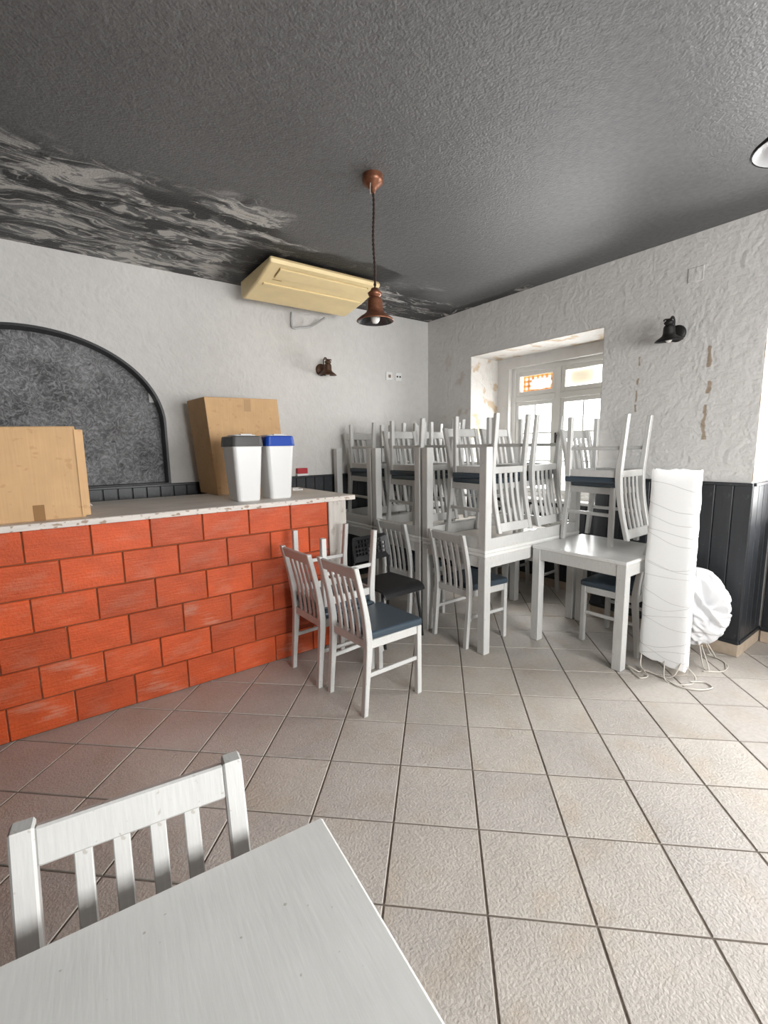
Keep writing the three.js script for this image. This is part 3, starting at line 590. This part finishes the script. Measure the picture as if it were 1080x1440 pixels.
// ---------------------------------------------------------------- on the counter
function bin(x, z, turn, lidMat, label) {
  const t = thing('waste_bin', label, 'bin', [x, 1.17, z], turn);
  const ring = (hx, hz, y, r = 0.03) => { const pts = []; for (let c = 0; c < 4; c++) for (let k = 0; k <= 4; k++) { const a = (c + k / 4) * Math.PI / 2, sx = [1, -1, -1, 1][c], sz = [1, 1, -1, -1][c]; pts.push([sx * (hx - r) + r * Math.cos(a), y, sz * (hz - r) + r * Math.sin(a)]); } return pts; };
  const loft = (rings, cap0, cap1) => { const pos = [], n = rings[0].length; const tri = (a, b, c) => pos.push(...a, ...b, ...c); for (let i = 0; i < rings.length - 1; i++) for (let k = 0; k < n; k++) { const l = (k + 1) % n, A = rings[i][k], B = rings[i][l], C = rings[i + 1][l], D = rings[i + 1][k]; tri(A, C, B); tri(A, D, C); } if (cap0) for (let k = 1; k < n - 1; k++) tri(rings[0][0], rings[0][k], rings[0][k + 1]); const R = rings[rings.length - 1]; if (cap1) for (let k = 1; k < n - 1; k++) tri(R[0], R[k + 1], R[k]); const g = new THREE.BufferGeometry(); g.setAttribute('position', new THREE.Float32BufferAttribute(pos, 3)); g.computeVertexNormals(); return g; };
  mesh('body', loft([ring(0.078, 0.1, 0), ring(0.082, 0.104, 0.008), ring(0.103, 0.128, 0.375), ring(0.108, 0.133, 0.378), ring(0.108, 0.133, 0.386)], true, true), whitePlastic, t);
  const lid = mesh('lid', loft([ring(0.111, 0.136, 0.38), ring(0.112, 0.137, 0.388), ring(0.106, 0.131, 0.446), ring(0.1, 0.125, 0.452)], true, true), lidMat, t);
  mesh('flap', [loft([ring(0.078, 0.085, 0.45, 0.02), ring(0.076, 0.083, 0.458, 0.02), ring(0.07, 0.077, 0.462, 0.02)], false, true), bar(-0.04, 0.04, 0.456, 0.466, 0.06, 0.1, 0.003)], whitePlastic, lid);
}
bin(-2.715, 1.04, 0.0, greyLid, 'white waste bin with a dark grey lid on the bar');
bin(-2.475, 1.04, 0.0, blueLid, 'white waste bin with a blue lid on the bar');
function skewBox(x, y, z, w, h, d, yaw, skew, name, label) {
  const t = thing(name, label, 'box', [x, y, z], yaw);
  const g = cbox(w, h, d, 0.004, w / 2, h / 2, -d / 2), p = g.attributes.position;
  for (let i = 0; i < p.count; i++) { const k = p.getY(i) / h; p.setX(i, p.getX(i) + skew * k); p.setY(i, p.getY(i) + 0.02 * k * p.getX(i)); }
  g.computeVertexNormals(); mesh('carton', g, cardMat, t); return t;
}
{
  const b = skewBox(-2.762, 1.17, 0.568, 0.62, 0.765, 0.39, 0.075, -0.058, 'cardboard_box', 'tall leaning cardboard box behind the two waste bins');
  mesh('tape', [bar(0.262, 0.318, 0.665, 0.762, -0.001, 0.0015, 0.0005)], std({ color: lin(0.42, 0.25, 0.11), roughness: 0.35 }), b).userData.label = 'strip of brown packing tape';
  mesh('flap', bar(0.0, 0.024, 0.003, 0.75, 0.0, 0.004, 0.001).applyMatrix4(new THREE.Matrix4().makeShear(0, 0, -0.076, 0, 0, 0)), cardMat, b);
  const c = skewBox(-4.32, 1.17, 1.235, 0.63, 0.49, 0.42, 0.03, -0.012, 'cardboard_box', 'wide closed cardboard box with a tape mark on the bar');
  mesh('tape', bar(0.395, 0.445, 0.0, 0.085, 0.0, 0.0015, 0.0005), tapeMat, c).userData.label = 'square of brown tape';
  const fl = mesh('flap', bar(0, 0.05, 0.008, 0.485, -0.004, 0, 0.0015), cardMat, c); fl.position.set(0.612, 0, 0.006); fl.rotation.y = 0.5;
}
single('red_carton', [bar(-1.805, -1.695, 1.276, 1.33, 0.006, 0.05, 0.002)], std({ color: lin(0.42, 0.02, 0.03), roughness: 0.5 }), 'small red carton on the wainscot ledge behind the bar', 'box');
single('white_carton', [bar(-1.81, -1.69, 1.253, 1.275, 0.006, 0.052, 0.002)], whitePlastic, 'flat white carton under the small red carton', 'box');
single('plastic_tray', [bar(-2.16, -2.06, 1.17, 1.182, 0.56, 0.66, 0.004), bar(-2.14, -2.08, 1.182, 1.19, 0.58, 0.62, 0.003)], whitePlastic, 'flat white plastic tray near the end of the bar', 'tray');
single('white_strap', tube([[-3.62, 1.173, 0.62], [-3.64, 1.2, 0.66], [-3.66, 1.24, 0.68], [-3.68, 1.27, 0.68]], 0.005, 14), whitePlastic, 'thin white strap curling up beside the wide cardboard box', 'strap');
{ const m = single('light_switch', [bar(-0.028, 0.028, -0.045, 0.045, -0.004, 0.006, 0.002), bar(-0.018, 0.018, -0.03, 0.03, 0.006, 0.009, 0.001)], whitePlastic, 'small pale switch plate at the edge of the dark arch panel', 'switch'); m.position.set(-3.045, 1.985, -0.146); }

// ---------------------------------------------------------------- on the walls and ceiling
function socket(x, label, holes) {
  const t = thing('wall_socket', label, 'socket', [x, 2.325, 0.0]);
  mesh('plate', cbox(0.09, 0.09, 0.012, 0.004, 0, 0, 0.006), whitePlastic, t);
  if (holes === 1) mesh('insert', [cbox(0.034, 0.034, 0.005, 0.002, 0.004, -0.002, 0.0135)], std({ color: lin(0.25, 0.17, 0.13), roughness: 0.5 }), t);
  else for (const s of [-1, 1]) { const g = new THREE.CylinderGeometry(0.011, 0.011, 0.004, 14); g.rotateX(Math.PI / 2); g.translate(s * 0.02, 0, 0.0135); mesh('insert', g, darkHole, t); }
}
socket(-0.6, 'white wall plate with one brown aerial insert', 1);
socket(-0.465, 'white wall plate with two dark round inserts', 2);

{ // ceiling air conditioner
  const x0 = -2.345, x1 = -1.32;
  const t = thing('air_conditioner', 'yellowed cream ceiling air conditioner with a long louvre', 'air conditioner', [0, 0, 0]);
  const prof = [[0.2, 2.955], [0.83, 2.965], [0.845, 2.945], [0.835, 2.92], [0.56, 2.85], [0.27, 2.805], [0.22, 2.815], [0.2, 2.84]];
  const s = poly(prof.map(([z, y]) => [-z, y])); const g = extrude(s, x1 - x0, 0.018, 3); g.rotateY(Math.PI / 2); g.translate(x0, 0, 0);
  const plate = (xa, xb, za, zb, th, lift) => { const ya = 2.92 + (0.835 - za) / (0.835 - 0.56) * -0.07, yb = 2.92 + (0.835 - zb) / (0.835 - 0.56) * -0.07; const L = Math.hypot(za - zb, ya - yb), b = cbox(xb - xa, th, L, 0.002); b.rotateX(-Math.atan2(ya - yb, za - zb)); b.translate((xa + xb) / 2, (ya + yb) / 2 - lift, (za + zb) / 2); return b; };
  const whole = new Brush(g), slot = new Brush(plate(x0 + 0.098, x1 - 0.098, 0.793, 0.662, 0.04, 0));
  for (const b of [whole, slot]) { triUV(b.geometry); b.updateMatrixWorld(); }
  slot.geometry = triUV(slot.geometry); whole.geometry = triUV(whole.geometry);
  const cut = new Evaluator(); cut.attributes = ['position', 'normal', 'uv'];
  mesh('casing', cut.evaluate(whole, slot, SUBTRACTION).geometry, creamMat, t);   // a real slot round the louvre
  mesh('louvre', plate(x0 + 0.106, x1 - 0.106, 0.785, 0.67, 0.016, 0.001), creamMat, t);
  mesh('badge', plate(x0 + 0.1, x0 + 0.18, 0.645, 0.637, 0.004, 0.003), creamDark, t);
  mesh('grille_lip', plate(x0 + 0.05, x1 - 0.05, 0.58, 0.55, 0.012, 0.002), creamMat, t);
  for (const x of [x0 + 0.12, x1 - 0.12]) mesh('bracket', bar(x - 0.03, x + 0.03, 2.94, CH, 0.35, 0.6, 0.003), darkIron, t);
  single('drain_hose', tube([[-1.5, 2.79, 0.16], [-1.55, 2.75, 0.1], [-1.6, 2.72, 0.04], [-1.7, 2.7, 0.02], [-1.78, 2.69, 0.02], [-1.79, 2.74, 0.02], [-1.785, 2.83, 0.02]], 0.011, 40), cableMat, 'grey hose looping down the wall below the air conditioner', 'hose');
}
function bellShade(t, mat, inside, scale = 1) {                     // rim at y = 0
  const sc = (a) => a.map(([r, y]) => [r * scale, y * scale]);
  mesh('shade', lathe(sc([[0.102, 0.0], [0.106, 0.002], [0.104, 0.008], [0.085, 0.024], [0.062, 0.038], [0.05, 0.05], [0.045, 0.066], [0.042, 0.11], [0.036, 0.125], [0.024, 0.132]])), mat, t);
  const s = t.children[t.children.length - 1];
  mesh('shade_lining', lathe(sc([[0.1, 0.001], [0.082, 0.021], [0.06, 0.034], [0.047, 0.046], [0.04, 0.07], [0.0, 0.072]])), inside, t.name === 'head' ? t : s);
  mesh('collar', lathe(sc([[0.024, 0.128], [0.036, 0.14], [0.04, 0.152], [0.032, 0.158], [0.024, 0.166], [0.02, 0.176], [0.0, 0.178]])), mat, t);
  mesh('bulb', (() => { const g = lathe(sc([[0.0, -0.012], [0.014, -0.009], [0.024, 0.004], [0.027, 0.02], [0.022, 0.042], [0.014, 0.06], [0.0, 0.07]]), 24); return g; })(), bulbMat, t).userData.label = 'unlit opal bulb';
}
function pendant(x, z, label, inside, shadeMat, rimY = 2.235) {
  const t = thing('pendant_lamp', label, 'lamp', [x, rimY, z]);
  bellShade(t, shadeMat, inside);
  const top = CH - rimY;
  mesh('ceiling_rose', lathe([[0.0, top - 0.088], [0.012, top - 0.086], [0.018, top - 0.072], [0.034, top - 0.055], [0.054, top - 0.04], [0.058, top - 0.024], [0.056, top - 0.018], [0.056, top]]), copperMat, t);
  const pts = [], pts2 = [], y0 = 0.17, y1 = top - 0.08;
  for (let i = 0; i <= 60; i++) { const k = i / 60, a = k * Math.PI * 22; pts.push([0.004 * Math.cos(a) + 0.004 * Math.sin(k * 9), y0 + (y1 - y0) * k, 0.004 * Math.sin(a)]); pts2.push([-0.004 * Math.cos(a) + 0.004 * Math.sin(k * 9), y0 + (y1 - y0) * k, -0.004 * Math.sin(a)]); }
  mesh('twisted_cord', [tube(pts, 0.0042, 240, 6), tube(pts2, 0.0042, 240, 6)], cordMat, t);
  mesh('cord_end', tube([[-0.03, top - 0.05, 0.02], [-0.034, top - 0.08, 0.022], [-0.032, top - 0.11, 0.02]], 0.0018, 12, 5), wireMat, t);
}
pendant(-2.273, 2.067, 'rusty copper bell pendant lamp on a twisted cord near the air conditioner', shadeInside, copperMat);
pendant(-2.19, 3.868, 'bell pendant lamp with pale enamel lining hanging away from the bar', enamelInside, darkIron, 2.3);
function wallLamp(pos, turn, mat, label) {                          // local z out of the wall
  const t = thing('wall_lamp', label, 'lamp', pos, turn);
  const wp = lathe([[0.0, 0.03], [0.03, 0.028], [0.055, 0.02], [0.06, 0.008], [0.06, 0]], 32); wp.rotateX(Math.PI / 2); mesh('wall_plate', wp, mat, t);
  mesh('arm', tube([[0, 0, 0.02], [0, 0.005, 0.05], [0, 0.03, 0.06], [0, 0.085, 0.063], [0, 0.105, 0.085], [0, 0.1, 0.115], [0, 0.07, 0.13]], 0.006, 30), mat, t);
  const head = new THREE.Group(); head.name = 'head'; t.add(head); head.position.set(0, -0.07, 0.135); head.rotation.x = 0.1;
  bellShade(head, mat, shadeInside, 0.86);
  mesh('finial', [tube([[-0.035, 0.145, 0.0], [-0.03, 0.152, 0.008], [0, 0.15, 0.012], [0.03, 0.152, 0.008], [0.035, 0.145, 0]], 0.005, 16, 6)], mat, head);
}
wallLamp([-1.475, 2.32, 0], 0, rustMat, 'small rusty bell wall lamp on the bar wall below the air conditioner');
wallLamp([0, 2.325, 2.735], -Math.PI / 2, darkIron, 'dark iron bell wall lamp on the window wall above the drips');

// ---------------------------------------------------------------- paper lamps
{
  const t = thing('paper_floor_lamp', 'tall square white paper floor lamp standing before a small square table', 'lamp', [-0.612, 0, 3.034], 0.16);
  const hx = 0.068, hz = 0.132, y0 = 0.075, y1 = 1.355, NR = 60, NS = 48, pos = [], idx = [];
  const prof = (k) => { const a = k * Math.PI * 2, c = Math.cos(a), s = Math.sin(a), q = 9; const r = 1 / Math.pow(Math.abs(c) ** q + Math.abs(s) ** q, 1 / q); return [c * r, s * r]; };
  for (let i = 0; i <= NR; i++) for (let k = 0; k < NS; k++) {
    const v = i / NR, y = y0 + (y1 - y0) * v, [c, s] = prof(k / NS), bulge = 1 + 0.05 * (1 - v) + 0.006 * Math.sin(v * Math.PI * 9.2 + 2 * s) + 0.03 * pn(v * 16, k / NS * 8, 64, 8, 7) * Math.abs(c * s);
    pos.push(c * hx * bulge, y + (i === 0 || i === NR ? 0.005 * Math.sin(k * 1.1) : 0) - 0.028 * s * (1 - v) ** 2, s * hz * bulge);
  }
  for (let i = 0; i < NR; i++) for (let k = 0; k < NS; k++) { const a = i * NS + k, b = i * NS + (k + 1) % NS, c = a + NS, d = b + NS; idx.push(a, c, b, b, c, d); }
  const g = new THREE.BufferGeometry(); g.setAttribute('position', new THREE.Float32BufferAttribute(pos, 3)); g.setIndex(idx); g.computeVertexNormals();
  const pm = paperMat.clone(); pm.side = THREE.DoubleSide;
  const shade = mesh('paper_shade', g, pm, t);
  const wires = [];
  for (let w = 0; w < 9; w++) { const pts = [], v0 = 0.04 + w * 0.108; for (let k = 0; k <= 36; k++) { const a = k / 36, [c, s] = prof(a), v = v0 + 0.035 * Math.sin(a * 6.283 + w * 0.4) + (w % 2 ? 0.05 : -0.02) * Math.cos(a * 6.283); pts.push([c * hx * (1.053 - 0.05 * v), y0 + (y1 - y0) * Math.min(0.995, Math.max(0.005, v)), s * hz * (1.053 - 0.05 * v)]); } wires.push(tube(pts, 0.0013, 90, 5)); }
  for (let w = 0; w < 6; w++) { const pts = [], v0 = 0.1 + w * 0.15; for (let k = 0; k <= 36; k++) { const a = k / 36, [c, s] = prof(a), v = v0 + 0.06 * Math.cos(a * 6.283 + 0.6) * (w % 2 ? 1 : 1.3); pts.push([c * hx * (1.053 - 0.05 * v), y0 + (y1 - y0) * Math.min(0.995, Math.max(0.005, v)), s * hz * (1.053 - 0.05 * v)]); } wires.push(tube(pts, 0.0013, 90, 5)); }
  mesh('wire_spiral', wires, std({ color: lin(0.5, 0.49, 0.47), roughness: 0.5 }), shade);
  mesh('wire_feet', [tube([[-0.06, 0.1, -0.12], [-0.11, 0.02, -0.1], [-0.12, 0.004, 0.0], [-0.11, 0.02, 0.08], [-0.06, 0.12, 0.12]], 0.004, 40, 6), tube([[0.06, 0.1, -0.11], [0.1, 0.01, -0.1], [0.1, 0.004, 0.05], [0.06, 0.1, 0.11]], 0.004, 30, 6), tube([[-0.06, 0.1, 0.02], [-0.17, 0.006, 0.06], [-0.13, 0.004, 0.17], [0.0, 0.006, 0.19], [-0.03, 0.1, 0.12]], 0.004, 40, 6)], wireMat, t);
}
single('lamp_cable', tube([[-0.7, 0.012, 2.93], [-0.78, 0.008, 2.96], [-0.8, 0.03, 2.9], [-0.76, 0.012, 2.86], [-0.82, 0.008, 2.94], [-0.86, 0.008, 3.0], [-0.8, 0.007, 3.02], [-0.76, 0.02, 2.98], [-0.74, 0.007, 3.08], [-0.78, 0.007, 3.2], [-0.72, 0.007, 3.3], [-0.63, 0.007, 3.33], [-0.6, 0.007, 3.28], [-0.66, 0.007, 3.22]], 0.0045, 160, 6), wireMat, 'loose white lamp cable tangled at the foot of the table leg', 'cable');
{
  const t = thing('round_paper_lamp', 'crumpled round white silk lamp on wire legs by the dark wainscot', 'lamp', [-0.295, 0, 3.095]);
  const R = 0.2, g = new THREE.SphereGeometry(1, 110, 80), p = g.attributes.position, n = V();
  for (let i = 0; i < p.count; i++) {
    n.fromBufferAttribute(p, i); const th = Math.atan2(n.z, n.x), ph = Math.asin(n.y);
    const fold = Math.abs(pn(n.x * 1.7 + 1.2 * n.y + 3, n.z * 2.6 + n.y * 2.2, 256, 256, 3)) * 0.34 + Math.abs(pn(n.x * 2 + 7 - n.y * 3, n.y * 3.4 + n.z * 3.4, 256, 256, 9)) * 0.16 - 0.05;
    const q = 1 - Math.max(0, fold) * (1 - Math.abs(n.y) ** 6) + 0.02;
    p.setXYZ(i, n.x * R * q * 0.98, n.y * 0.275 * (n.y < 0 ? 0.96 : 1) * q + 0.39, n.z * R * q);
  }
  g.computeVertexNormals();
  const gg = g; mesh('silk_shade', gg, silkMat, t);
  mesh('wire_legs', [[-0.1, 0.12], [0.12, 0.08], [0.0, -0.14]].map(([x, z]) => tube([[x * 0.6, 0.15, z * 0.6], [x * 1.2, 0.012, z * 1.2], [x * 1.25 + 0.03, 0.005, z * 1.25 - 0.04], [x * 0.7 + 0.03, 0.14, z * 0.7 - 0.03]], 0.004, 26, 6)).concat([tube([[-0.14, 0.005, 0.12], [-0.05, 0.005, 0.2], [0.08, 0.005, 0.19], [0.15, 0.006, 0.1], [0.13, 0.02, 0.04], [0.14, 0.005, 0.14], [0.0, 0.005, 0.21]], 0.0045, 50, 6)]), wireMat, t);
}
console.log('done');
renderer.render(scene, camera);
